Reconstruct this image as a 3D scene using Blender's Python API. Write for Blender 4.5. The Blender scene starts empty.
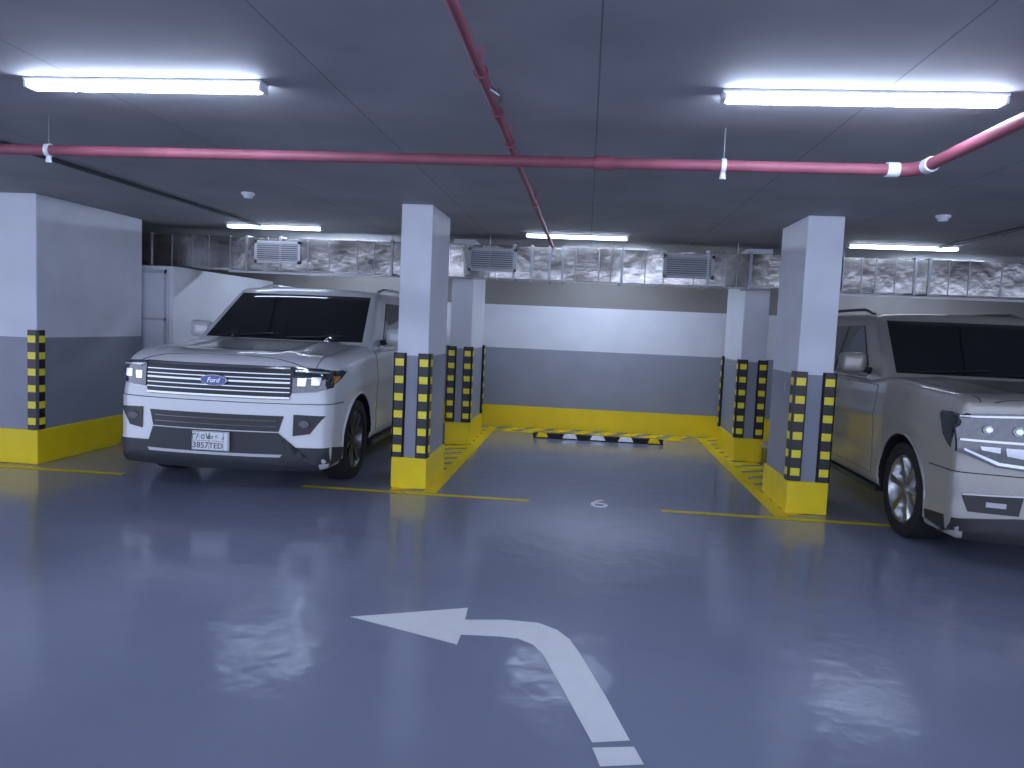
import bpy, bmesh, math, random
from mathutils import Vector, Matrix
from mathutils.bvhtree import BVHTree
C = bpy.context.scene.collection
random.seed(4)
CAMZ=1.6; H=2.7; FPX=760.0
yaw=math.radians(5.4); pit=math.radians(4.36); rol=math.radians(2.5)
F=Vector((-math.sin(yaw)*math.cos(pit), math.cos(yaw)*math.cos(pit), -math.sin(pit)))
R0=F.cross(Vector((0,0,1))).normalized(); U0=R0.cross(F)
Rv=R0*math.cos(rol)+U0*math.sin(rol); Uv=Rv.cross(F)
cam=bpy.data.cameras.new('camera'); co=bpy.data.objects.new('camera',cam); C.objects.link(co)
cam.sensor_width=36; cam.lens=36*FPX/1024; cam.clip_start=0.05
m=Matrix((Rv,Uv,-F)).transposed().to_4x4(); m.translation=Vector((0,0,CAMZ)); co.matrix_world=m
bpy.context.scene.camera=co
def ray(px,py): return F+Rv*((px-512)/FPX)-Uv*((py-384)/FPX)
def onz(px,py,z):
    d=ray(px,py); t=(z-CAMZ)/d.z; return Vector((0,0,CAMZ))+d*t
def ony(px,py,Y):
    d=ray(px,py); t=Y/d.y; return Vector((0,0,CAMZ))+d*t
try:
    bpy.context.scene.view_settings.view_transform='Standard'; bpy.context.scene.view_settings.exposure=.3
except: pass
# ---------- materials
def mat(name,col,rough=.5,metal=0,var=0.0,scale=4.0,bump=0.0,coat=0,emit=None,es=0,spec=None):
    M=bpy.data.materials.new(name); M.use_nodes=True; nt=M.node_tree; b=nt.nodes['Principled BSDF']
    b.inputs['Base Color'].default_value=(*col,1); b.inputs['Roughness'].default_value=rough; b.inputs['Metallic'].default_value=metal
    if coat: b.inputs['Coat Weight'].default_value=coat; b.inputs['Coat Roughness'].default_value=.05
    if emit: b.inputs['Emission Color'].default_value=(*emit,1); b.inputs['Emission Strength'].default_value=es
    if spec is not None: b.inputs['Specular IOR Level'].default_value=spec
    tc=nt.nodes.new('ShaderNodeTexCoord'); no=nt.nodes.new('ShaderNodeTexNoise'); no.inputs['Scale'].default_value=scale; no.inputs['Detail'].default_value=5
    nt.links.new(tc.outputs['Object'],no.inputs['Vector'])
    if var:
        mx=nt.nodes.new('ShaderNodeMix'); mx.data_type='RGBA'; mx.inputs[6].default_value=tuple(c*(1-var) for c in col)+(1,); mx.inputs[7].default_value=tuple(min(1,c*(1+var)) for c in col)+(1,)
        mr=nt.nodes.new('ShaderNodeMapRange'); mr.inputs['From Min'].default_value=.2; mr.inputs['From Max'].default_value=.8
        nt.links.new(no.outputs['Fac'],mr.inputs['Value']); nt.links.new(mr.outputs[0],mx.inputs[0]); nt.links.new(mx.outputs[2],b.inputs['Base Color'])
    if bump:
        bp=nt.nodes.new('ShaderNodeBump'); bp.inputs['Strength'].default_value=bump; bp.inputs['Distance'].default_value=.02
        nt.links.new(no.outputs['Fac'],bp.inputs['Height']); nt.links.new(bp.outputs['Normal'],b.inputs['Normal'])
    return M
YEL=(1.0,.72,.004); GRY=(.3,.32,.38); WHT=(.76,.78,.84); CON=(.25,.235,.22)
def banded(name,bands,rough=.45):
    M=mat(name,(1,1,1),rough); nt=M.node_tree; b=nt.nodes['Principled BSDF']
    g=nt.nodes.new('ShaderNodeNewGeometry'); s=nt.nodes.new('ShaderNodeSeparateXYZ'); dv=nt.nodes.new('ShaderNodeMath'); dv.operation='DIVIDE'; dv.inputs[1].default_value=3
    r=nt.nodes.new('ShaderNodeValToRGB'); r.color_ramp.interpolation='CONSTANT'
    nt.links.new(g.outputs['Position'],s.inputs[0]); nt.links.new(s.outputs['Z'],dv.inputs[0]); nt.links.new(dv.outputs[0],r.inputs[0])
    e=r.color_ramp.elements; e[0].position=0; e[0].color=(*bands[0][1],1); e[1].position=bands[1][0]/3; e[1].color=(*bands[1][1],1)
    for z,c in bands[2:]:
        k=e.new(z/3); k.color=(*c,1)
    no=[n for n in nt.nodes if n.type=='TEX_NOISE'][0]; no.inputs['Scale'].default_value=2.5
    mr=nt.nodes.new('ShaderNodeMapRange'); mr.inputs['To Min'].default_value=.85; mr.inputs['To Max'].default_value=1.1
    nt.links.new(no.outputs['Fac'],mr.inputs['Value'])
    mx=nt.nodes.new('ShaderNodeMix'); mx.data_type='RGBA'; mx.blend_type='MULTIPLY'; mx.inputs[0].default_value=1
    nt.links.new(r.outputs[0],mx.inputs[6]); nt.links.new(mr.outputs[0],mx.inputs[7]); nt.links.new(mx.outputs[2],b.inputs['Base Color'])
    return M
M={}
M['col']=banded('column_paint',[(0,GRY),(1.27,WHT)])
M['wall']=banded('wall_paint',[(0,YEL),(.33,GRY),(1.25,WHT),(1.93,CON)])
M['wall2']=banded('side_wall_paint',[(0,YEL),(.33,GRY),(1.25,WHT)])
M['yellow']=mat('yellow_paint',YEL,.4,var=.08,scale=6)
M['white_paint']=mat('white_road_paint',(.94,.95,.97),.4,var=.05,scale=9)
M['faint']=mat('faint_stencil_paint',(.5,.52,.56),.5,var=.1,scale=9)
M['black']=mat('black_rubber',(.01,.01,.012),.35,var=.2,scale=20)
M['reflect']=mat('yellow_reflective',(1,.84,.04),.35,var=.03)
M['red']=mat('red_pipe_paint',(.27,.075,.105),.55,var=.3)
M['steel']=mat('steel',(.3,.31,.33),.35,metal=.85,var=.2,scale=14)
M['galv']=mat('galvanised_duct',(.33,.315,.3),.22,metal=.97,var=.75,scale=3.2,bump=.75)
M['grille']=mat('grille_aluminium',(.42,.43,.46),.5,metal=.2,var=.1)
M['dim']=mat('grille_backing',(.14,.14,.155),.7,var=.1)
M['darkpipe']=mat('dark_pipe',(.05,.05,.06),.5,var=.2)
M['plastic']=mat('white_plastic',(.75,.76,.8),.4,var=.04)
M['tube']=mat('led_diffuser',(.9,.93,1),.4,emit=(.63,.74,1),es=56)
M['tube2']=mat('led_diffuser_far',(.9,.93,1),.4,emit=(.66,.77,1),es=10)
M['fill_tube']=mat('added_fill_diffuser',(.9,.93,1),.4,emit=(.66,.77,1),es=72)  # glow of the added, unseen tubes behind the duct
M['door']=mat('door_paint',(.72,.74,.8),.4,var=.05)
M['door_edge']=mat('door_edge_paint',(.5,.52,.57),.4,var=.05)
M['paint_white']=mat('car_paint_white',(.74,.75,.77),.28,var=.01,coat=1)
M['paint_gold']=mat('car_paint_champagne',(.4,.38,.345),.4,metal=.25,var=.02,coat=.8)
M['glass']=mat('car_glass',(.012,.014,.018),.06,var=.1,coat=.5)
M['seam']=mat('panel_gap',(.015,.015,.017),.6)
M['trim']=mat('black_trim',(.018,.019,.022),.4,var=.1)
M['greytrim']=mat('grey_trim',(.04,.042,.05),.5,var=.1)
M['chrome']=mat('chrome',(.42,.43,.45),.2,metal=1,var=.03)
M['lens']=mat('lamp_lens',(.05,.055,.065),.06,metal=.3,var=.5,scale=25,coat=1)
M['lampwhite']=mat('lamp_reflector',(.8,.83,.88),.12,metal=.6,var=.05)
M['amber']=mat('amber_lens',(.8,.3,.03),.2,coat=1)
M['tire']=mat('tyre_rubber',(.014,.014,.015),.75,var=.2,scale=18)
M['rim_dark']=mat('rim_grey',(.12,.125,.14),.3,metal=.9,var=.08)
M['rim_silver']=mat('rim_silver',(.55,.55,.57),.25,metal=.9,var=.05)
M['blue']=mat('badge_blue',(.01,.05,.3),.25,coat=1)
M['plate']=mat('plate_white',(.92,.93,.95),.4,var=.02)
M['ink']=mat('plate_ink',(.01,.01,.012),.5)
M['silver']=mat('silver_trim',(.38,.39,.41),.4,metal=.6,var=.05)
M['gold']=mat('badge_gold',(.75,.5,.08),.25,metal=.8,var=.05)
M['tail']=mat('tail_lamp_red',(.4,.01,.015),.15,coat=1,var=.1)
def floor_mat():
    m_=mat('epoxy_floor',(.26,.285,.39),.14,var=.14,scale=.5,spec=.45); nt=m_.node_tree; b=nt.nodes['Principled BSDF']
    tc=[n for n in nt.nodes if n.type=='TEX_COORD'][0]
    n2=nt.nodes.new('ShaderNodeTexNoise'); n2.inputs['Scale'].default_value=5.5; n2.inputs['Detail'].default_value=2; nt.links.new(tc.outputs['Object'],n2.inputs[0])
    bp=nt.nodes.new('ShaderNodeBump'); bp.inputs['Strength'].default_value=.22; bp.inputs['Distance'].default_value=.02
    nt.links.new(n2.outputs['Fac'],bp.inputs['Height']); nt.links.new(bp.outputs['Normal'],b.inputs['Normal'])
    mr=nt.nodes.new('ShaderNodeMapRange'); mr.inputs['From Min'].default_value=.15; mr.inputs['From Max'].default_value=.85; mr.inputs['To Min'].default_value=.06; mr.inputs['To Max'].default_value=.22
    n3=nt.nodes.new('ShaderNodeTexNoise'); n3.inputs['Scale'].default_value=.9; n3.inputs['Detail'].default_value=3; nt.links.new(tc.outputs['Object'],n3.inputs[0])
    nt.links.new(n3.outputs['Fac'],mr.inputs['Value']); nt.links.new(mr.outputs[0],b.inputs['Roughness']); return m_
M['floor']=floor_mat()
def ceil_mat():
    m_=mat('concrete_ceiling',(.16,.165,.18),.75,bump=.1,scale=9); nt=m_.node_tree; b=nt.nodes['Principled BSDF']
    tc=[n for n in nt.nodes if n.type=='TEX_COORD'][0]
    br=nt.nodes.new('ShaderNodeTexBrick'); br.inputs['Scale'].default_value=1; br.inputs['Brick Width'].default_value=1.25; br.inputs['Row Height'].default_value=2.6; br.offset=0
    br.inputs['Mortar Size'].default_value=.004; br.inputs['Color1'].default_value=(.38,.38,.385,1); br.inputs['Color2'].default_value=(.35,.35,.36,1); br.inputs['Mortar'].default_value=(.2,.2,.21,1)
    nt.links.new(tc.outputs['Object'],br.inputs['Vector'])
    n3=nt.nodes.new('ShaderNodeTexNoise'); n3.inputs['Scale'].default_value=1.3; n3.inputs['Detail'].default_value=7; nt.links.new(tc.outputs['Object'],n3.inputs[0])
    mr=nt.nodes.new('ShaderNodeMapRange'); mr.inputs['To Min'].default_value=.65; mr.inputs['To Max'].default_value=1.35; nt.links.new(n3.outputs['Fac'],mr.inputs['Value'])
    mx=nt.nodes.new('ShaderNodeMix'); mx.data_type='RGBA'; mx.blend_type='MULTIPLY'; mx.inputs[0].default_value=1
    nt.links.new(br.outputs['Color'],mx.inputs[6]); nt.links.new(mr.outputs[0],mx.inputs[7]); nt.links.new(mx.outputs[2],b.inputs['Base Color']); return m_
M['ceil']=ceil_mat()
# ---------- mesh helpers
def box(bm,x0,x1,y0,y1,z0,z1,bev=0):
    r=bmesh.ops.create_cube(bm,size=1); vs=r['verts']
    for v in vs: v.co=Vector((x0+(v.co.x+.5)*(x1-x0),y0+(v.co.y+.5)*(y1-y0),z0+(v.co.z+.5)*(z1-z0)))
    if bev:
        es=list({e for v in vs for e in v.link_edges}); bmesh.ops.bevel(bm,geom=es,offset=bev,segments=2,affect='EDGES',profile=.5)
def tube(bm,p0,p1,r,n=16,r2=None):
    p0=Vector(p0);p1=Vector(p1);d=p1-p0
    res=bmesh.ops.create_cone(bm,cap_ends=True,segments=n,radius1=r,radius2=r if r2 is None else r2,depth=d.length)
    q=Vector((0,0,1)).rotation_difference(d.normalized()).to_matrix().to_4x4(); q.translation=(p0+p1)/2
    bmesh.ops.transform(bm,matrix=q,verts=res['verts'])
def obj(name,bm,m_,parent=None,smooth=False,recalc=True,ang=35):
    if recalc: bmesh.ops.recalc_face_normals(bm,faces=bm.faces)
    me=bpy.data.meshes.new(name); bm.to_mesh(me); bm.free()
    for k in (m_ if isinstance(m_,list) else [m_]): me.materials.append(M[k] if isinstance(k,str) else k)
    o=bpy.data.objects.new(name,me); C.objects.link(o)
    if smooth:
        for p in me.polygons: p.use_smooth=True
        try: me.set_sharp_from_angle(angle=math.radians(ang))
        except Exception: pass
    if parent: o.parent=parent
    return o
def NB(): return bmesh.new()
def tag(o,label,cat,group=None):
    o['label']=label;o['category']=cat
    if group:o['group']=group
    return o
def thing(name,label,cat,loc=(0,0,0),group=None):
    o=bpy.data.objects.new(name,None);C.objects.link(o);o.location=loc;o.empty_display_size=.1;return tag(o,label,cat,group)
def struct(name,bm,m_,parent=None):
    o=obj(name,bm,m_,parent);o['kind']='structure';return o
def poly(bm,pts,z0=0.0005,z1=.002):
    vs=[bm.verts.new((p[0],p[1],z1)) for p in pts]; f=bm.faces.new(vs)
    if f.normal.z<0: f.normal_flip()
# ---------- shell
b=NB();box(b,-10,9,-6,12.3,-.2,0);struct('floor',b,'floor')
b=NB();box(b,-10,9,-6,12.3,H,H+.2);struct('ceiling',b,'ceil')
b=NB();box(b,-10,9,12,12.3,0,H);struct('wall_back',b,'wall')
b=NB();box(b,-10.2,-10,5,12.3,0,H);struct('wall_left',b,'wall2')
b=NB();box(b,9,9.2,3,12.3,0,H);struct('wall_right',b,'wall2')
M['pwhite']=mat('white_wall_paint',(.82,.83,.88),.5,var=.04)
b=NB();box(b,-9.99,-5.1,9.0,11.99,0.001,2.15);struct('wall_partition',b,'pwhite')
b=NB();box(b,-5.97,-5.15,8.965,8.999,0.001,2.12,.004);d=struct('door_1',b,'door')
b=NB()
for q in ((-5.95,-5.17,2.06,2.1),(-5.95,-5.17,1.48,1.51),(-5.95,-5.92,.05,2.1),(-5.2,-5.17,.05,2.1)): box(b,q[0],q[1],8.957,8.966,q[2],q[3])
obj('door_frame',b,'door_edge',d)
b=NB();box(b,-5.34,-5.3,8.92,8.965,1.0,1.14,.006);obj('door_handle',b,'steel',d)
# ---------- columns
def column(x0,x1,y0,y1,label,name='concrete_column',ph=.3):
    t=thing(name,label,'column',((x0+x1)/2,(y0+y1)/2,0),'painted concrete columns'); cx,cy=t.location.x,t.location.y
    b=NB();box(b,x0-cx,x1-cx,y0-cy,y1-cy,0.001,H-.001,.008);obj('shaft',b,'col',t)
    b=NB();p=.022;box(b,x0-p-cx,x1+p-cx,y0-p-cy,y1+p-cy,0.001,ph,.008);obj('plinth',b,'yellow',t)
    return t
cols=[(-1.78,-1.48,7.1,8.0,'tall painted column between the white car and the empty bay, nearer one'),
(-1.78,-1.5,9.9,11.1,'white and grey column on the left of the empty bay, farther one near back wall'),
(1.92,2.24,7.1,8.0,'tall painted column beside the beige car, nearer one of the right pair'),
(1.97,2.28,9.9,11.1,'white and grey column on the right of the empty bay, farther one near back wall')]
for c in cols: column(*c)
column(-6.5,-5.45,7.1,8.9,'wide painted pillar at the left edge with a single corner guard',ph=.35)
# ---------- corner guards
def guard(x,y,sx,sy,label,zb=.303):
    t=thing('corner_guard',label,'corner guard',(x,y,zb),'striped rubber corner guards')
    def pr(b,pts,z0,z1):
        n=len(pts)
        lo=[b.verts.new((p[0],p[1],z0)) for p in pts];hi=[b.verts.new((p[0],p[1],z1)) for p in pts]
        b.faces.new(lo);b.faces.new(hi)
        for i in range(n): j=(i+1)%n;b.faces.new((lo[i],lo[j],hi[j],hi[i]))
    th,w=.028,.096
    b=NB();pr(b,[(-sx*th*.3,-sy*th),(sx*(w-.016),-sy*th),(sx*w,-sy*.005),(sx*w,0),(0,0),(0,sy*w),(-sx*.005,sy*w),(-sx*th,sy*(w-.016)),(-sx*th,-sy*th*.3)],0,1.0);obj('rubber_body',b,'black',t)
    e=.0025
    for k in range(6):
        z0=.05+k*.165;z1=z0+.07
        b=NB();pr(b,[(-sx*.006,-sy*(th+e)),(sx*.076,-sy*(th+e)),(sx*.076,-sy*(th-.004)),(-sx*.006,-sy*(th-.004))],z0,z1);obj('reflective_block',b,'reflect',t)
        b=NB();pr(b,[(-sx*(th+e),-sy*.006),(-sx*(th+e),sy*.076),(-sx*(th-.004),sy*.076),(-sx*(th-.004),-sy*.006)],z0,z1);obj('reflective_block',b,'reflect',t)
    return t
p=.002
G=[(-1.78,7.1,1,1,'left guard on the front face of the column beside the white car'),
(-1.48,7.1,-1,1,'guard on the bay-side front corner of the column beside the white car'),
(-1.78,9.9,1,1,'left guard on the farther left column, facing the camera'),
(-1.5,9.9,-1,1,'right guard on the front of the farther left column'),
(-1.5,11.1,-1,-1,'guard on the rear corner of the farther left column'),
(1.92,7.1,1,1,'left guard on the front of the column beside the beige car'),
(2.24,7.1,-1,1,'guard nearest the beige car on the near right column'),
(1.97,9.9,1,1,'left guard on the front of the farther right column'),
(2.28,9.9,-1,1,'right guard on the front of the farther right column'),
(1.97,11.1,1,-1,'guard on the rear corner of the farther right column')]
for x,y,sx,sy,l in G: guard(x-sx*p,y-sy*p,sx,sy,l)
guard(-5.45+p,7.1-p,-1,1,'lone guard on the corner of the wide pillar at far left',.353)
# ---------- floor paint
def flat(name,polys,m_,label,cat,z=.002):
    b=NB()
    for q in polys: poly(b,q,z1=z)
    o=obj(name,b,m_); tag(o,label,cat); return o
def fp(pts): return [tuple(onz(x,y,0).xy) for x,y in pts]
arrow=[(350,617),(468,608),(465,620),(505,620),(538,623),(557,630),(570,640),(580,654),(606,697),(630,741),(592,743),(564,692),(543,655),(533,645),(518,639),(500,637),(461,635),(457,645)]
flat('arrow_marking',[fp(arrow)],'white_paint','white painted arrow on the floor bending to point left','floor marking')
flat('dash_marking',[fp([(592,748),(634,747),(644,765),(600,767)])],'white_paint','short white painted dash below the tail of the arrow','floor marking')
flat('front_line',[[(-2.6,6.85),(-.45,6.85),(-.45,6.94),(-2.6,6.94)]],'yellow','yellow line on the floor in front of the empty bay, left piece','floor marking')
flat('front_line',[[(.75,6.8),(3.0,6.8),(3.0,6.89),(.75,6.89)]],'yellow','yellow line on the floor before the column beside the beige car','floor marking')
flat('front_line',[[(-6.6,6.85),(-4.4,6.85),(-4.4,6.94),(-6.6,6.94)]],'yellow','yellow line on the floor left of the white car','floor marking')
def hatch(xa,xb,ya,yb,edge,label):
    ps=[]
    y=ya
    while y<yb-.3:
        ps.append([(xa,y),(xb,y+.28),(xb,y+.28+.24),(xa,y+.24)]); y+=.36
    e=(xb-.13,xb) if edge>0 else (xa,xa+.13)
    b=NB()
    for q in ps: poly(b,q,z1=.002)
    poly(b,[(e[0],ya),(e[1],ya),(e[1],yb),(e[0],yb)],z1=.003)
    o=obj('hatched_line',b,'yellow');tag(o,label,'floor marking')
hatch(-1.78,-1.33,6.95,11.9,1,'yellow hatched strip on the floor along the left side of the empty bay')
hatch(1.76,2.25,6.9,11.9,-1,'yellow hatched strip on the floor along the right side of the empty bay')
b=NB();x=-1.3
while x<1.5: poly(b,[(x,11.45),(x+.2,11.45),(x+.44,11.95),(x+.24,11.95)]);x+=.36
poly(b,[(-1.34,11.36),(1.78,11.36),(1.78,11.46),(-1.34,11.46)],z1=.003)
tag(obj('hatched_line',b,'yellow'),'yellow hatched strip on the floor along the back wall behind the wheel stop','floor marking')
def text(name,s,size,m_,parent=None,mw=Matrix(),ext=.0005,label=None,cat=None,shear=0,off=0):
    cu=bpy.data.curves.new(name,'FONT');cu.body=s;cu.size=size;cu.align_x='CENTER';cu.align_y='CENTER';cu.extrude=ext;cu.offset=off;cu.shear=shear
    to=bpy.data.objects.new(name+'_tmp',cu);C.objects.link(to)
    dg=bpy.context.evaluated_depsgraph_get();me=bpy.data.meshes.new_from_object(to.evaluated_get(dg));bpy.data.objects.remove(to)
    me.transform(mw);me.materials.clear();me.materials.append(M[m_]);me.name=name
    o=bpy.data.objects.new(name,me);C.objects.link(o)
    if parent:o.parent=parent
    if label:tag(o,label,cat)
    return o
c6=onz(599,504,0)
text('bay_number','6',.3,'white_paint',None,Matrix.Translation((c6.x,c6.y,.002))@Matrix.Diagonal((1.25,1.5,1,1)),label='white number 6 painted on the floor at the empty bay entrance',cat='bay number')
q4=Matrix.Translation((1.9185,7.5,1.13))@Matrix.Rotation(-math.pi/2,4,'Z')@Matrix.Rotation(math.pi/2,4,'X')
text('column_number','4',.16,'faint',None,q4,label='faint number 4 on the bay side of the column beside the beige car',cat='number mark')
# wheel stop
t=thing('wheel_stop','black rubber wheel stop with yellow and white marks at the bay end','wheel stop',(.24,11.0,0))
HS=.07
def prism(b,x0,x1,e=0):
    pr=[(-.09-e,0.001),(-.055-e,HS+e),(.055+e,HS+e),(.09+e,0.001)]
    A=[b.verts.new((x0,y,z)) for y,z in pr];B=[b.verts.new((x1,y,z)) for y,z in pr]
    b.faces.new(A);b.faces.new(B)
    for i in range(4):j=(i+1)%4;b.faces.new((A[i],A[j],B[j],B[i]))
b=NB();prism(b,-.93,.93);obj('rubber_body',b,'black',t)
def patch(x0,x1,m_,nm):
    b=NB();sl=lambda z:-.09+.035*z/HS-.003
    vs=[b.verts.new(q) for q in((x0,sl(.015),.015),(x1,sl(.015),.015),(x1-.03,sl(HS),HS+.002),(x0+.03,sl(HS),HS+.002))];v2=[b.verts.new((x0+.03,-.01,HS+.002)),b.verts.new((x1-.03,-.01,HS+.002))]
    b.faces.new(vs);b.faces.new((vs[3],vs[2],v2[1],v2[0]));obj(nm,b,m_,t)
for s in(-.8,.8): patch(s-.09,s+.09,'yellow','yellow_patch')
for s in(-.4,0,.4): patch(s-.11,s+.11,'white_paint','white_patch')
# ---------- ceiling lights
def light(cx,cy,label,L=1.2,tm='tube'):
    t=thing('ceiling_light',label,'ceiling light',(cx,cy,H),'tube ceiling lights')
    b=NB();box(b,-L/2,L/2,-.045,.045,-.016,-.001,.005);obj('housing',b,'plastic',t)
    b=NB();box(b,-L/2+.02,L/2-.02,-.04,.04,-.048,-.017,.013);obj('diffuser',b,tm,t,True)
    for s in(-1,1): b=NB();box(b,s*(L/2-.02)+(0 if s>0 else -.018),s*(L/2-.02)+(.018 if s>0 else 0),-.042,.042,-.049,-.017,.006);obj('end_cap',b,'plastic',t)
    return t
lp=onz(145,87,2.67);light(lp.x,lp.y,'long glowing tube light on the ceiling at upper left',1.2)
lp=onz(861,100,2.67);light(lp.x,lp.y,'long glowing tube light on the ceiling at upper right',1.22)
lp=onz(284,233,2.64);light(lp.x,9.05,'far tube light above the duct behind the white car',tm='tube2')
light(-.17,9.05,'far tube light above the duct over the empty bay',tm='tube2')
light(3.5,9.05,'far tube light above the duct over the beige car',tm='tube2')
for x,w_ in((-3.5,'left'),(.25,'middle'),(4.6,'right')):light(x,10.75,'added fill tube hidden behind the duct to brighten the back wall, '+w_+' one',tm='fill_tube')  # added tubes, hidden by the duct, only there to brighten the back wall
for x,w_ in((-3.7,'left'),(.2,'middle'),(4,'right')):light(x,-2.2,'tube light on the ceiling behind the camera, '+w_+' one')
# ---------- duct
def duct(x0,x1,label,grs,conduit=None):
    t=thing('air_duct',label,'air duct',((x0+x1)/2,9.6,2.18),'galvanised duct runs');cx=t.location.x
    b=NB();box(b,x0-cx,x1-cx,-.22,.22,0,.4,.004);obj('duct_body',b,'galv',t)
    x=x0+.02
    while x<x1-.02:
        big=random.random()<.3
        b=NB();e=.02 if big else .007;box(b,x-cx-(.014 if big else .006),x-cx+(.014 if big else .006),-.22-e,.22+e,-e,.4+e,.002);obj('flange',b,'steel',t)
        x+=random.choice((.16,.22,.28,.36))
    for g in grs:
        g0=g-cx
        gr=NB();w=.3;h0,h1=.08,.36;
        for a in((-w,w,h1-.035,h1),(-w,w,h0,h0+.035),(-w,-w+.035,h0,h1),(w-.035,w,h0,h1)):box(gr,g0+a[0],g0+a[1],-.244,-.222,a[2],a[3])
        go=obj('grille',gr,'grille',t)
        gb=NB();box(gb,g0-w+.03,g0+w-.03,-.23,-.222,h0+.03,h1-.03);obj('backing',gb,'dim',go)
        gs=NB()
        for k in range(8):box(gs,g0-w+.03,g0+w-.03,-.241,-.231,h0+.044+k*.026,h0+.055+k*.026)
        obj('louvre',gs,'grille',go)
    for x in (x0+.6,(x0+x1)/2,x1-.6):
        b=NB();tube(b,(x-cx,-.235,.0),(x-cx,-.235,.519),.005,8);obj('hanger_rod',b,'steel',t)
    if conduit:
        b=NB();tube(b,(conduit[0]-cx,-.18,-.035),(conduit[1]-cx,-.18,-.035),.015);obj('under_duct_conduit',b,'plastic',t,True)  # thin pale conduit under the duct, parented to it
    return t
gx=lambda px,py: ony(px,py,9.35).x
duct(-9.9,-1.85,'long metal duct behind the column beside the white car',[gx(277,250)],(-4.6,-1.9))
duct(-1.83,2.35,'metal duct crossing the empty bay with two vent grilles',[gx(492,262),gx(689,266)])
duct(2.37,8.9,'metal duct above the beige car at right',[],(2.4,8.8))
# ---------- pipes
pc=onz(512,161,2.5); PY=pc.y
el=onz(915,172,2.5)
t=thing('fire_pipe','red sprinkler main crossing the ceiling and turning toward the camera','pipe',(0,PY,2.5))
b=NB();tube(b,(-9.9,0,0),(el.x-.1,0,0),.03);obj('long_pipe',b,'red',t,True)
b=NB();tube(b,(el.x,-.1,0),(el.x,-PY-5.9,0),.03);obj('side_pipe',b,'red',t,True)
b=NB()
pr=None
for k in range(9):
    a=math.pi/2*k/8;q=Vector((el.x-.1+.1*math.sin(a),-.1+.1*math.cos(a),0))
    if pr is not None:tube(b,pr,q,.036)
    pr=q
obj('elbow',b,'red',t,True)
for q0,q1 in(((el.x-.16,0,0),(el.x-.1,0,0)),((el.x,-.1,0),(el.x,-.16,0)),((.0,0,0),(.1,0,0))):
    b=NB();tube(b,q0,q1,.039);obj('coupling',b,'plastic' if q0[0]>.5 else 'red',t,True)
for px,py in((48,150),(724,165)):
    q=onz(px,py,2.5);b=NB();tube(b,(q.x-.012,0,0),(q.x+.012,0,0),.038);tube(b,(q.x,0,-.03),(q.x,0,-.07),.012,r2=.018);h_=obj('hanger',b,'plastic',t,True)
    b=NB();tube(b,(q.x,0,.03),(q.x,0,.199),.003,8);obj('hanger_rod',b,'steel',h_,True)
bp_=onz(500,115,2.6)
t=thing('branch_pipe','thin red sprinkler pipe running along the ceiling toward the empty bay','pipe',(bp_.x,0,2.585))
b=NB();tube(b,(0,-5.9,0),(0,9.3,0),.021);obj('pipe_run',b,'red',t,True)
for y in(3.05,3.6,PY-.02,6.2):
    b=NB();tube(b,(0,y-.03,0),(0,y+.03,0),.028);tube(b,(0,y,0),(0,y,.11),.006);obj('coupling',b,'red',t,True)
b=NB();tube(b,(0,3.2,0),(.06,3.2,-.04),.012);tube(b,(.06,3.2,-.03),(.06,3.2,-.07),.01,r2=.018);obj('sprinkler_head',b,'steel',t,True)
for (a,l) in(((60,162),'thin dark pipe under the ceiling at left, running toward the duct'),((1024,228),'thin dark pipe under the ceiling above the beige car')):
    q=onz(*a,2.683);t2=NB();tube(t2,(q.x,2.0,2.683),(q.x,9.3,2.683),.016);tag(obj('conduit_pipe',t2,'darkpipe',None,True),l,'pipe')
for px,py,l in((943,219,'small white smoke detector on the ceiling near the right column'),(248,196,'small white smoke detector on the ceiling above the white car')):
    q=onz(px,py,H-.03);t=thing('smoke_detector',l,'smoke detector',(q.x,q.y,H),'ceiling smoke detectors')
    b=NB();tube(b,(0,0,-.02),(0,0,-.001),.06,24);obj('base',b,'plastic',t,True)
    b=NB();tube(b,(0,0,-.05),(0,0,-.02),.035,24,.05);obj('sensor',b,'plastic',t,True)
# ================= CARS
def clamp(v,a,b_):return max(a,min(b_,v))
def sm(t): t=clamp(t,0,1);return t*t*(3-2*t)
def interp(x,tab):
    if x<=tab[0][0]:return tab[0][1]
    for (a,u),(b_,v) in zip(tab,tab[1:]):
        if x<=b_: return u+(v-u)*sm((x-a)/(b_-a))
    return tab[-1][1]
def rbox(dims,rad,cuts):
    b=NB();bmesh.ops.create_cube(b,size=2);bmesh.ops.subdivide_edges(b,edges=b.edges[:],cuts=cuts,use_grid_fill=True)
    for v in b.verts:
        q=Vector([math.sin(math.pi/2*clamp(c,-1,1))*d for c,d in zip(v.co,dims)])
        inn=Vector([clamp(c,-(d-r),d-r) for c,d,r in zip(q,dims,rad)])
        dv=Vector([(c-i)/r for c,i,r in zip(q,inn,rad)])
        if dv.length>1e-6: dv.normalize()
        v.co=inn+Vector([c*r for c,r in zip(dv,rad)])
    return b
def clip(b,co_,no):
    bmesh.ops.bisect_plane(b,geom=b.verts[:]+b.edges[:]+b.faces[:],plane_co=co_,plane_no=no,clear_outer=True)
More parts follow.
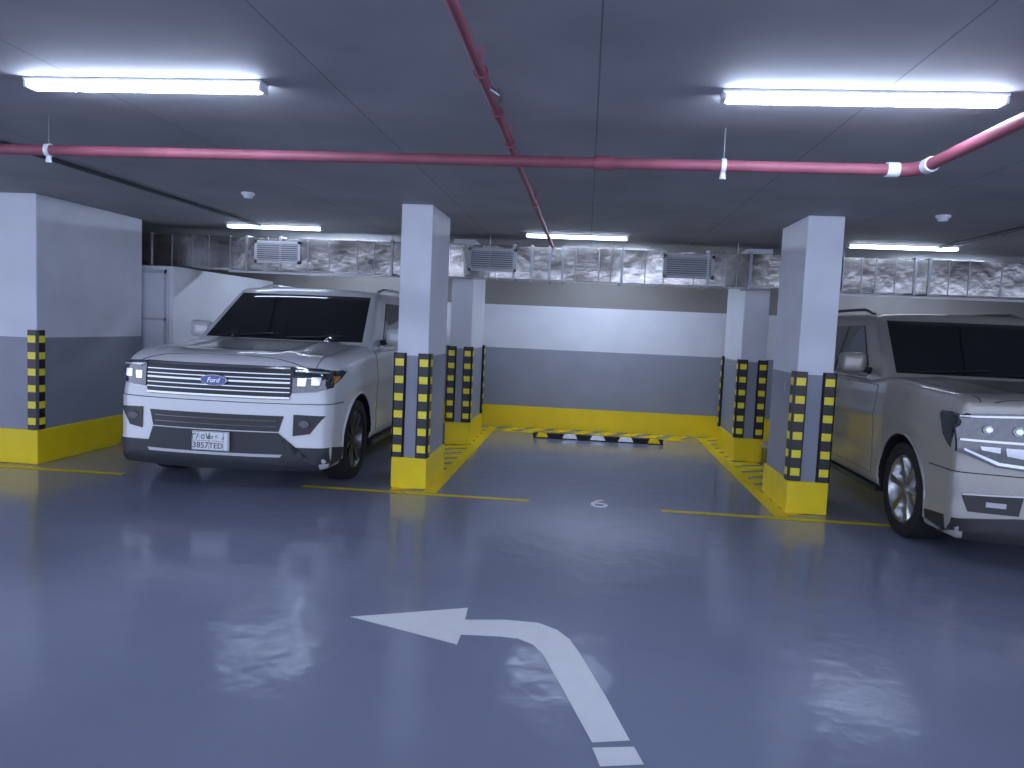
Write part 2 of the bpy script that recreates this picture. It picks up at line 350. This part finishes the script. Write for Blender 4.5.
class Car:
    def __init__(s,P):
        s.P=P;s.t=thing(P['name'],P['label'],'car',(P['x'],P['front']+P['L']/2,0))
        L,W=P['L'],P['W'];s.f=-L/2
        s.low=rbox((W/2,L/2,.5),P.get('rad',(.075,.1,.07)),44)
        for v in s.low.verts:
            x,y,z=v.co;zn=z+.5;t=y-s.f;u=x/(W/2)
            T=interp(t,P['top']); T-=P.get('crown',.05)*abs(u)**3*(1 if t<2 else .3)
            if t<1.6: T+=P.get('ridge',.022)*math.exp(-((abs(x)-.58)/.07)**2)*sm(t/.3)
            z0=.21+.1*sm((t-.6)/.4)
            nz=z0+(T-z0)*zn
            k=1-.035*sm(1-t/.8)-.04*sm(1-(L-t)/.7)
            if zn>.68:k-=.03*((zn-.68)/.32)**2
            if zn<.3:k-=.03*((.3-zn)/.3)**2
            k+=.010*math.exp(-((zn-.66)/.05)**2)-.008*math.exp(-((zn-.3)/.08)**2)
            w=sm(1-t/.8); ny=y+w*P.get('bow',.13)*abs(u)**2.4+ w*P.get('lean',.03)*zn
            wr=sm(1-(L-t)/.6);ny-=wr*.08*u*u
            v.co=(x*k,ny,nz)
        s.low.normal_update()
        s.gh=rbox((1,1,1),(.1,.035,.12),36)
        g=P['gh']
        for v in s.gh.verts:
            x,y,z=v.co;zn=(z+1)/2;yn=(y+1)/2;zz=g['z0']+(g['z1']-g['z0'])*zn
            hw=W/2-.05-g['tumble']*max(0,(zz-g['zb']))**1.1
            yf=s.f+g['yf']+(zz-g['zb'])*g['rake']; yr=L/2-.06-max(0,zz-g['zb'])*g.get('rrake',.22)
            zz-=.03*abs(x)**3*zn+ .04*max(0,yn-.45)*zn+.05*max(0,.3-yn)*zn
            yy=yf+(yr-yf)*yn+ .1*x*x*(1-yn)**3
            v.co=(x*hw,yy,zz)
        s.gh.normal_update()
        s.bvs=[BVHTree.FromBMesh(s.low),BVHTree.FromBMesh(s.gh)]
    def hit(s,o,d):
        best=None
        for bv in s.bvs:
            r=bv.ray_cast(Vector(o),Vector(d))
            if r[0] is not None and (best is None or r[3]<best[3]):best=r
        return best
    def pt(s,side,a,c,off=0,nrm=False):
        o,d={'F':((a,-9,c),(0,1,0)),'L':((-9,a,c),(1,0,0)),'R':((9,a,c),(-1,0,0)),'T':((a,c,9),(0,0,-1)),'B':((a,9,c),(0,-1,0))}[side]
        r=s.hit(o,d)
        if r is None:return None
        if nrm:
            n=r[1]
            if n.dot(Vector(d))>0:n=-n
            return r[0]+(n-Vector(d)*.35).normalized()*off
        return r[0]-Vector(d)*off
    def body(s,arch=.44):
        P=s.P
        o1=obj('body_tmp',s.low.copy(),[P['paint'],'trim'],None,False,False)
        for y in s.wy:
            b=NB()
            for sx in(-1,1): tube(b,(sx*(P['W']/2-.36),y,s.wr-.0),(sx*(P['W']/2+.2),y,s.wr-.0),arch,40)
            oc=obj('cut',b,[P['paint'],'trim'])
            for f in oc.data.polygons:f.material_index=1
            md=o1.modifiers.new('b','BOOLEAN');md.operation='DIFFERENCE';md.object=oc;md.solver='EXACT'
            bpy.context.view_layer.update()
            dg=bpy.context.evaluated_depsgraph_get();me=bpy.data.meshes.new_from_object(o1.evaluated_get(dg))
            o1.modifiers.clear();o1.data=me;bpy.data.objects.remove(oc)
        b=NB();b.from_mesh(o1.data);bpy.data.objects.remove(o1)
        o=obj('body_shell',b,[P['paint'],'trim'],s.t,True,False,30)
        obj('cabin',s.gh.copy(),P['paint'],s.t,True,False,50)
        return o
    def section(s,name,src,planes,off,m_,nfilter=None,par=None,seam=True):
        outs=[]
        for nm,of,mm,grow in ([('gap',off*.4,'seam',.006)] if seam else [])+[(name,off,m_,0)]:
            b=(s.low if src=='low' else s.gh).copy()
            for c_,n_ in planes: clip(b,Vector(c_)+Vector(n_)*grow,Vector(n_))
            b.normal_update()
            if nfilter:
                bmesh.ops.delete(b,geom=[f for f in b.faces if not nfilter(f)],context='FACES')
            if not b.faces: b.free();continue
            b.normal_update();nn={v:v.normal.copy() for v in b.verts}
            for v in b.verts:v.co+=nn[v]*of
            be=[e for e in b.edges if e.is_boundary];m0={v:nn[v] for e in be for v in e.verts}
            r=bmesh.ops.extrude_edge_only(b,edges=be)
            for v in r['geom']:
                if isinstance(v,bmesh.types.BMVert):
                    near=min(m0,key=lambda q:(q.co-v.co).length_squared)
                    v.co-=m0[near]*(of+.004)
            outs.append((nm,b,mm))
        nm,b,mm=outs[-1];o=obj(nm,b,mm,par or s.t,True,False,50)
        for nm,b,mm in outs[:-1]:obj('panel_gap',b,mm,o if par is None else par,True,False,50)
        return o
    def decal(s,name,side,pts,m_,off=.006,par=None,res=.06,depth=.012):
        b=NB()
        if side in'FB':mk=lambda a,c:(a,0,c);ax=(Vector((1,0,0)),Vector((0,0,1)))
        elif side in'LR':mk=lambda a,c:(0,a,c);ax=(Vector((0,1,0)),Vector((0,0,1)))
        else:mk=lambda a,c:(a,c,0);ax=(Vector((1,0,0)),Vector((0,1,0)))
        f=b.faces.new([b.verts.new(mk(*q)) for q in pts]);bmesh.ops.triangulate(b,faces=[f])
        for i,A in enumerate(ax):
            lo=min(q[i] for q in pts);hi=max(q[i] for q in pts);n=int((hi-lo)/res)
            for k in range(1,n+1):
                c_=lo+(hi-lo)*k/(n+1);bmesh.ops.bisect_plane(b,geom=b.verts[:]+b.edges[:]+b.faces[:],plane_co=A*c_,plane_no=A)
        d={'F':Vector((0,1,0)),'B':Vector((0,-1,0)),'L':Vector((1,0,0)),'R':Vector((-1,0,0)),'T':Vector((0,0,-1))}[side]
        bad=[]
        for v in b.verts:
            a_=v.co.dot(ax[0]);c_=v.co.dot(ax[1]);r=s.pt(side,a_,c_,off,side=='F')
            if r is None:bad.append(v)
            else:v.co=r
        if bad:bmesh.ops.delete(b,geom=bad,context='VERTS')
        be=[e for e in b.edges if e.is_boundary]
        r=bmesh.ops.extrude_edge_only(b,edges=be)
        for v in r['geom']:
            if isinstance(v,bmesh.types.BMVert):v.co+=d*(depth+off)
        return obj(name,b,m_,par or s.t,True,True,40)
    def line(s,name,side,pts,r,m_,off=.0,par=None,n=12):
        b=NB();last=None
        for (a,c),(a2,c2) in zip(pts,pts[1:]):
            for k in range(n+1):
                q=s.pt(side,a+(a2-a)*k/n,c+(c2-c)*k/n,off)
                if q is None:continue
                if last is not None and (q-last).length>.004:tube(b,last,q,r,8)
                last=q
        return obj(name,b,m_,par or s.t,True)
    def wheel(s,y,sx,R,style,rimm):
        xo=s.P['W']/2-.15
        def lathe(b,prof,n=56):
            rings=[]
            for xx,r in prof:
                rings.append([b.verts.new((sx*(xo+xx),y+r*math.cos(2*math.pi*i/n),R+.001+r*math.sin(2*math.pi*i/n))) for i in range(n)])
            for A,B in zip(rings,rings[1:]):
                for i in range(n):j=(i+1)%n;b.faces.new((A[i],A[j],B[j],B[i]))
            return rings
        rr=R*.72
        b=NB();lathe(b,[(-.12,rr),(-.13,R*.85),(-.12,R*.96),(-.09,R),(.09,R),(.12,R*.965),(.132,R*.85),(.125,rr+.005),(.11,rr-.005),(-.12,rr)])
        w=obj('wheel',b,'tire',s.t,True)
        b=NB();rg=lathe(b,[(.112,rr),(.118,rr-.012),(.105,rr-.028),(.02,rr-.05)]);obj('rim_ring',b,rimm,w,True)
        b=NB();rg=lathe(b,[(.02,rr-.045),(.01,.02)]);b.faces.new(rg[-1]);obj('brake_disc',b,'trim',w,True)
        n,wd=style
        for k in range(n):
            a=2*math.pi*k/n+.2;b=NB()
            er=Vector((0,math.cos(a),math.sin(a)));et=Vector((0,-math.sin(a),math.cos(a)));ex=Vector((sx,0,0));c_=Vector((sx*xo,y,R+.001))
            def sec(r,w_,x0,x1):return [b.verts.new(c_+er*r+et*w_*q+ex*xx) for q,xx in((-1,x0),(1,x0),(.7,x1),(-.7,x1))]
            A=sec(.03,wd*.55,.04,.09);B=sec(rr*.55,wd*.8,.05,.095);D=sec(rr-.015,wd*1.2,.06,.11)
            for U_,V_ in((A,B),(B,D)):
                for i in range(4):j=(i+1)%4;b.faces.new((U_[i],U_[j],V_[j],V_[i]))
            b.faces.new(A);b.faces.new(D);obj('spoke',b,rimm,w)
        b=NB();tube(b,(sx*(xo+.05),y,R+.001),(sx*(xo+.108),y,R+.001),.05,24,.04);obj('hub_cap',b,rimm,w,True)
        return w
    def mirror(s,sx,y,z,m_):
        b=rbox((.115,.07,.095),(.05,.05,.05),8)
        for v in b.verts:v.co=Vector((sx*(s.P['W']/2+.11),y,z))+Vector((v.co.x,v.co.y+.02*abs(v.co.x)*5,v.co.z))
        o=obj('side_mirror',b,m_,s.t,True,True,60)
        b=NB();tube(b,(sx*(s.P['W']/2-.1),y+.02,z-.08),(sx*(s.P['W']/2+.06),y,z-.05),.035,12,.025);obj('mirror_arm',b,'trim',o,True)
        b=NB();q=sx*(s.P['W']/2+.11);box(b,q-.095,q+.095,y+.063,y+.078,z-.075,z+.075,.004);obj('mirror_glass',b,'chrome',o)
def disc(b,c,rx,rz,dy,n=40):
    A=[b.verts.new((c[0]+rx*math.cos(2*math.pi*i/n),c[1],c[2]+rz*math.sin(2*math.pi*i/n))) for i in range(n)]
    B=[b.verts.new((c[0]+rx*.94*math.cos(2*math.pi*i/n),c[1]-dy,c[2]+rz*.9*math.sin(2*math.pi*i/n))) for i in range(n)]
    b.faces.new(A);b.faces.new(B)
    for i in range(n):j=(i+1)%n;b.faces.new((A[i],A[j],B[j],B[i]))
def mirx(pts):return [(-a,c) for a,c in reversed(pts)]
def common(c,g,wins,doors,handles,belt,arch,tire,style,rimm,trimm):
    c.body(arch)
    f=c.f;W=c.P['W'];L=c.P['L']
    for y in c.wy:
        for sx in(-1,1):
            c.wheel(y,sx,tire,style,rimm)
            b=NB();pr=None
            for k in range(25):
                a=math.pi*k/24*1.16-.25;yy=y+(arch+.012)*math.cos(a);zz=tire+(arch+.012)*math.sin(a)
                q=c.pt('R' if sx>0 else 'L',yy,zz,.004)
                if q is None:continue
                if pr is not None and (q-pr).length<.2:tube(b,pr,q,.014,8)
                pr=q
            if b.faces:obj('arch_lip',b,c.P['paint'],c.t,True)
            else:b.free()
    c.decal('windscreen','F',g,'glass',.004)
    c.decal('rear_window','B',[(-.75,1.35),(.75,1.35),(.66,1.76),(-.66,1.76)],'glass',.004)
    for sx in(-1,1):
        q=[(.8,.85),(.94,.85),(.92,1.2),(.82,1.2)];c.decal('tail_lamp','B',q if sx>0 else mirx(q),'tail',.012)
        b=NB();box(b,sx*(W/2-.1)-.09,sx*(W/2-.1)+.09,c.wy[0]+arch+.08,c.wy[1]-arch-.08,.26,.31,.012);obj('side_step',b,'trim',c.t)
    for sd in'LR':
        c.decal('pillar_trim',sd,[(min(q[0] for w in wins for q in w)+.02,belt+.012)]+[(max(q[0] for w in wins for q in w),belt+.012)]+[max((q for w in wins for q in w),key=lambda q:q[0]+3*q[1])]+[wins[0][-1]],'trim',.003)
        for w in wins:c.decal('side_window',sd,w,'glass',.008)
        c.line('belt_trim',sd,[(wins[0][0][0],belt),(wins[-1][1][0],belt)],.009,trimm,.004,n=30)
        for y0,y1,z0,z1 in doors:
            sx=1 if sd=='R' else -1
            c.section('door','low',[((0,y0,0),(0,-1,0)),((0,y1,0),(0,1,0)),((0,0,z0),(0,0,-1)),((0,0,z1),(0,0,1)),((sx*.3,0,0),(-sx,0,0))],.005,c.P['paint'],lambda fc:abs(fc.normal.x)>.5)
        for y,z in handles:
            q=c.pt(sd,y,z,0)
            if q is None:continue
            sx=1 if sd=='R' else -1
            b=NB();box(b,q.x+sx*.02-.009,q.x+sx*.02+.009,y-.11,y+.11,z-.018,z+.018,.006);box(b,min(q.x,q.x+sx*.02),max(q.x,q.x+sx*.02),y-.1,y-.07,z-.014,z+.014);box(b,min(q.x,q.x+sx*.02),max(q.x,q.x+sx*.02),y+.07,y+.1,z-.014,z+.014)
            obj('door_handle',b,c.P['handle'],c.t,True)
        gg=c.P['gh'];sx=1 if sd=='R' else -1;xr=sx*(W/2-.055-gg['tumble']*(gg['z1']-gg['zb'])**1.15-.09)
        b=NB();ys=[f+gg['yf']+1.25+k*.25 for k in range(11)];pr=None
        for i,y in enumerate(ys):
            q=c.pt('T',xr,y,0)
            if q is None:continue
            q=q+Vector((0,0,.005 if i in(0,10) else .05))
            if pr is not None:tube(b,pr,q,.016,10)
            pr=q
        obj('roof_rail',b,c.P['rail'],c.t,True)
# ---- white SUV
P=dict(name='sport_utility_car',label='white sport utility car with chrome slatted grille parked left of the empty bay',x=-3.25,front=6.4,L=5.33,W=2.06,paint='paint_white',handle='paint_white',rail='silver',
 top=[(0,1.22),(.3,1.27),(1.5,1.345),(1.9,1.31),(5.4,1.28)],crown=.04,bow=.17,lean=.06,rad=(.09,.13,.1),
 gh=dict(z0=1.1,z1=1.95,zb=1.28,yf=1.36,rake=1.25,tumble=.26,rrake=.25))
c=Car(P);f=c.f;c.wr=.4;c.wy=[f+.99,f+.99+3.11]
wins=[[(f+2.0,1.33),(f+2.95,1.33),(f+2.95,1.8),(f+2.56,1.8)],[(f+3.0,1.33),(f+3.9,1.33),(f+3.9,1.8),(f+3.0,1.8)],[(f+3.96,1.33),(f+5.0,1.33),(f+4.88,1.78),(f+3.96,1.8)]]
common(c,[(-.87,1.35),(.87,1.35),(.76,1.85),(-.76,1.85)],wins,[(f+1.62,f+2.97,.42,1.25),(f+2.99,f+3.6,.42,1.25)],[(f+2.75,1.12),(f+3.45,1.12)],1.31,.46,.4,(10,.022),'rim_dark','chrome')
c.section('hood','low',[((0,f+.17,0),(0,-1,0)),((0,f+1.5,0),(0,1,0)),((.86,0,0),(1,0,0)),((-.86,0,0),(-1,0,0))],.004,'paint_white',lambda fc:fc.normal.z>.6)
bump=c.section('front_bumper','low',[((0,f+.5,0),(0,1,0)),((0,0,.82),(0,0,1)),((0,0,.24),(0,0,-1))],.014,'paint_white',lambda fc:fc.normal.y<.5)
c.decal('lower_valance','F',[(-.97,.235),(.97,.235),(.97,.43),(.62,.44),(.58,.565),(-.58,.565),(-.62,.44),(-.97,.43)],'greytrim',.026)
for sx in(-1,1):c.decal('valance_side','R' if sx>0 else 'L',[(f+.26,.25),(f+.5,.28),(f+.5,.4),(f+.26,.43)],'greytrim',.024)
c.decal('skid_plate','F',[(-.6,.35),(.6,.35),(.62,.375),(-.62,.375)],'silver',.036)
c.decal('lower_intake','F',[(-.58,.575),(.58,.575),(.62,.715),(-.62,.715)],'trim',.022)
for z in(.62,.67):c.line('intake_slat','F',[(-.56,z),(.56,z)],.004,'silver',.026)
# grille
gr=c.decal('grille','F',[(-.65,.86),(.65,.86),(.7,.98),(.68,1.15),(-.68,1.15),(-.7,.98)],'trim',.012)
for z,h in((1.135,.016),(1.085,.009),(1.045,.009),(1.01,.016),(.965,.009),(.925,.009),(.875,.018)):
    c.decal('grille_bar','F',[(-.66,z-h/2),(.66,z-h/2),(.66,z+h/2),(-.66,z+h/2)],'chrome',.026,par=gr,depth=.02)
for sx in(-1,1):
    q=[(.68,.92),(.88,.935),(.98,.97),(.985,1.115),(.9,1.135),(.68,1.145)]
    hl=c.decal('headlight','F',q if sx>0 else mirx(q),'lens',.02)
    c.decal('lamp_wrap','R' if sx>0 else 'L',[(f+.255,.985),(f+.45,1.04),(f+.58,1.1),(f+.5,1.12),(f+.255,1.115)],'lens',.012,par=hl)
    q=[(.7,1.11),(.95,1.095),(.95,1.108),(.7,1.125)]
    c.decal('running_light','F',q if sx>0 else mirx(q),'lampwhite',.027,par=hl)
    for xx,zz in((.755,1.02),(.87,1.03)):
        q=[(xx-.035,zz-.035),(xx+.03,zz-.035),(xx+.04,zz+.035),(xx-.035,zz+.035)];c.decal('projector','F',q if sx>0 else mirx(q),'lampwhite',.026,par=hl)
    c.decal('marker_lamp','R' if sx>0 else 'L',[(f+.3,1.01),(f+.42,1.05),(f+.42,1.07),(f+.3,1.07)],'amber',.018,par=hl)
    q=[(.7,.54),(.84,.56),(.95,.72),(.7,.73)]
    fb=c.decal('fog_lamp_bezel','F',q if sx>0 else mirx(q),'trim',.024)
    y_=c.pt('F',sx*.8,.65).y;b=NB();disc(b,(sx*.8,y_-.03,.65),.05,.035,.012);obj('fog_lamp',b,'lens',fb,True)
y_=c.pt('F',0,1.01).y
b=NB();disc(b,(0,y_-.03,1.01),.125,.052,.02);bd=obj('badge',b,'lampwhite',c.t,True)
b=NB();disc(b,(0,y_-.048,1.01),.118,.046,.006);obj('badge_field',b,'blue',bd,True)
RX=Matrix.Rotation(math.pi/2,4,'X')
text('badge_lettering','Ford',.06,'lampwhite',bd,Matrix.Translation((0,y_-.056,1.01))@RX,shear=.3)
def mkplate(c,z,l1,l2,y_):
    b=NB();box(b,-.17,.17,y_-.062,y_-.035,z-.085,z+.085,.004);pl=obj('number_plate',b,'plate',c.t)
    b=NB();
    for q in((-.165,.165,.079,.081),(-.165,.165,-.081,-.079),(-.165,-.163,-.08,.08),(.163,.165,-.08,.08),(.12,.122,-.08,.08),(-.165,.12,-.001,.001),(-.01,-.008,-.08,.08)):box(b,q[0],q[1],y_-.064,y_-.061,z+q[2],z+q[3])
    obj('plate_border',b,'ink',pl)
    text('plate_lettering',l1[0],.078,'ink',pl,Matrix.Translation((-.087,y_-.064,z+.038))@RX)
    text('plate_lettering',l1[1],.066,'ink',pl,Matrix.Translation((.055,y_-.064,z+.04))@RX)
    text('plate_lettering',l2[0],.074,'ink',pl,Matrix.Translation((-.087,y_-.064,z-.042))@RX)
    text('plate_lettering',l2[1],.07,'ink',pl,Matrix.Translation((.055,y_-.064,z-.042))@RX)
mkplate(c,.475,('٣٨٥٧','ط ع د'),('3857','TED'),c.pt('F',0,.48).y)
for sx in(-1,1):c.mirror(sx,f+1.95,1.42,'paint_white')
for x0 in(-.7,.05):c.line('wiper','F',[(x0,1.37),(x0+.6,1.41)],.008,'trim',.02)
# ---- beige SUV
P=dict(name='sport_utility_car',label='beige sport utility car with large headlight at the right edge of the photo',x=3.66,front=5.5,L=5.5,W=2.06,paint='paint_gold',handle='paint_gold',rail='trim',
 top=[(0,1.24),(.2,1.265),(1.5,1.31),(1.9,1.26),(5.6,1.24)],crown=.015,bow=.15,lean=.02,rad=(.05,.06,.045),ridge=.012,
 gh=dict(z0=1.05,z1=1.91,zb=1.24,yf=1.42,rake=1.2,tumble=.26,rrake=.2))
c=Car(P);f=c.f;c.wr=.395;c.wy=[f+1.0,f+1.0+3.1]
wins=[[(f+2.0,1.29),(f+2.95,1.29),(f+2.95,1.76),(f+2.56,1.76)],[(f+3.0,1.29),(f+3.95,1.29),(f+3.95,1.76),(f+3.0,1.76)],[(f+4.02,1.29),(f+5.2,1.29),(f+5.1,1.74),(f+4.02,1.76)]]
common(c,[(-.87,1.33),(.87,1.33),(.76,1.81),(-.76,1.81)],wins,[(f+1.64,f+2.97,.42,1.21),(f+2.99,f+3.55,.42,1.21)],[(f+2.75,1.08),(f+3.4,1.08)],1.27,.46,.395,(6,.045),'rim_silver','chrome')
c.section('hood','low',[((0,f+.12,0),(0,-1,0)),((0,f+1.5,0),(0,1,0)),((.86,0,0),(1,0,0)),((-.86,0,0),(-1,0,0))],.004,'paint_gold',lambda fc:fc.normal.z>.6)
c.section('front_bumper','low',[((0,f+.5,0),(0,1,0)),((0,0,.7),(0,0,1)),((0,0,.24),(0,0,-1))],.014,'paint_gold',lambda fc:fc.normal.y<.5)
c.decal('lower_valance','F',[(-.97,.235),(.97,.235),(.97,.37),(.5,.42),(-.5,.42),(-.97,.37)],'trim',.026)
for sx in(-1,1):c.decal('valance_side','R' if sx>0 else 'L',[(f+.24,.25),(f+.5,.28),(f+.5,.35),(f+.24,.37)],'trim',.024)
gr=c.decal('grille','F',[(-.5,.74),(.5,.74),(.51,1.12),(-.51,1.12)],'trim',.012)
for z,h in((1.11,.035),(.93,.05),(.75,.035)):
    c.decal('grille_bar','F',[(-.51,z-h/2),(.51,z-h/2),(.51,z+h/2),(-.51,z+h/2)],'chrome',.03,par=gr,depth=.02)
for z in(1.06,1.01,.87,.82): c.line('grille_mesh','F',[(-.5,z),(.5,z)],.006,'silver',.02,par=gr)
q0=c.pt('F',0,.93);b=NB()
cr=[(-.11,-.03),(-.035,-.03),(-.045,-.045),(.035,-.045),(.045,-.03),(.12,-.03),(.11,.03),(.045,.03),(.035,.045),(-.035,.045),(-.035,.03),(-.11,.03)]
A=[b.verts.new((x,q0.y-.035,.93+z)) for x,z in cr];B=[b.verts.new((x*.93,q0.y-.055,.93+z*.9)) for x,z in cr]
b.faces.new(A);b.faces.new(B)
for i in range(12):j=(i+1)%12;b.faces.new((A[i],A[j],B[j],B[i]))
obj('badge',b,'gold',c.t)
for sx in(-1,1):
    sd='R' if sx>0 else 'L'
    q=[(.52,.74),(.76,.76),(.98,.85),(.985,1.12),(.52,1.15)]
    hl=c.decal('headlight','F',q if sx>0 else mirx(q),'lens',.02)
    c.decal('lamp_wrap',sd,[(f+.215,.87),(f+.34,.95),(f+.42,1.09),(f+.4,1.12),(f+.215,1.12)],'lens',.012,par=hl)
    q=[(.53,1.12),(.97,1.095),(.97,1.107),(.53,1.135)];c.decal('chrome_strip','F',q if sx>0 else mirx(q),'chrome',.025,par=hl)
    q=[(.54,.76),(.75,.775),(.95,.865),(.95,.88),(.74,.795),(.54,.78)];c.decal('running_light','F',q if sx>0 else mirx(q),'lampwhite',.028,par=hl)
    q=[(.53,.93),(.97,.93),(.97,.945),(.53,.948)];c.decal('chrome_strip','F',q if sx>0 else mirx(q),'chrome',.03,par=hl)
    for xx,rr_ in((.64,.045),(.82,.042)):
        y_=c.pt('F',sx*xx,1.02).y;b=NB();disc(b,(sx*xx,y_-.01,1.02),rr_,rr_*.85,.014);pj=obj('projector',b,'silver',hl,True)
        b=NB();disc(b,(sx*xx,y_-.024,1.02),rr_*.6,rr_*.5,.006);obj('projector_lens',b,'lampwhite',hl,True)
    for xx in(.65,.8):
        q=[(xx-.06,.83+.2*(xx-.65)),(xx+.05,.845+.2*(xx-.65)),(xx+.06,.9),(xx-.06,.9)];c.decal('reflector','F',q if sx>0 else mirx(q),'chrome',.026,par=hl)
    q=[(.6,.43),(.9,.43),(.94,.54),(.58,.56)];fb=c.decal('fog_lamp_bezel','F',q if sx>0 else mirx(q),'trim',.024)
    q=[(.68,.475),(.8,.475),(.8,.51),(.68,.51)];c.decal('fog_lamp','F',q if sx>0 else mirx(q),'silver',.03,par=fb)
    q=[(.56,.567),(.94,.547),(.94,.557),(.56,.578)];c.decal('chrome_strip','F',q if sx>0 else mirx(q),'chrome',.028,par=fb)
for sx in(-1,1):c.mirror(sx,f+1.98,1.4,'paint_gold')
for x0 in(-.7,.05):c.line('wiper','F',[(x0,1.35),(x0+.6,1.39)],.008,'trim',.02)
# world
w=bpy.data.worlds.new('world');bpy.context.scene.world=w;w.use_nodes=True
w.node_tree.nodes['Background'].inputs[0].default_value=(.63,.72,1,1);w.node_tree.nodes['Background'].inputs[1].default_value=2.5
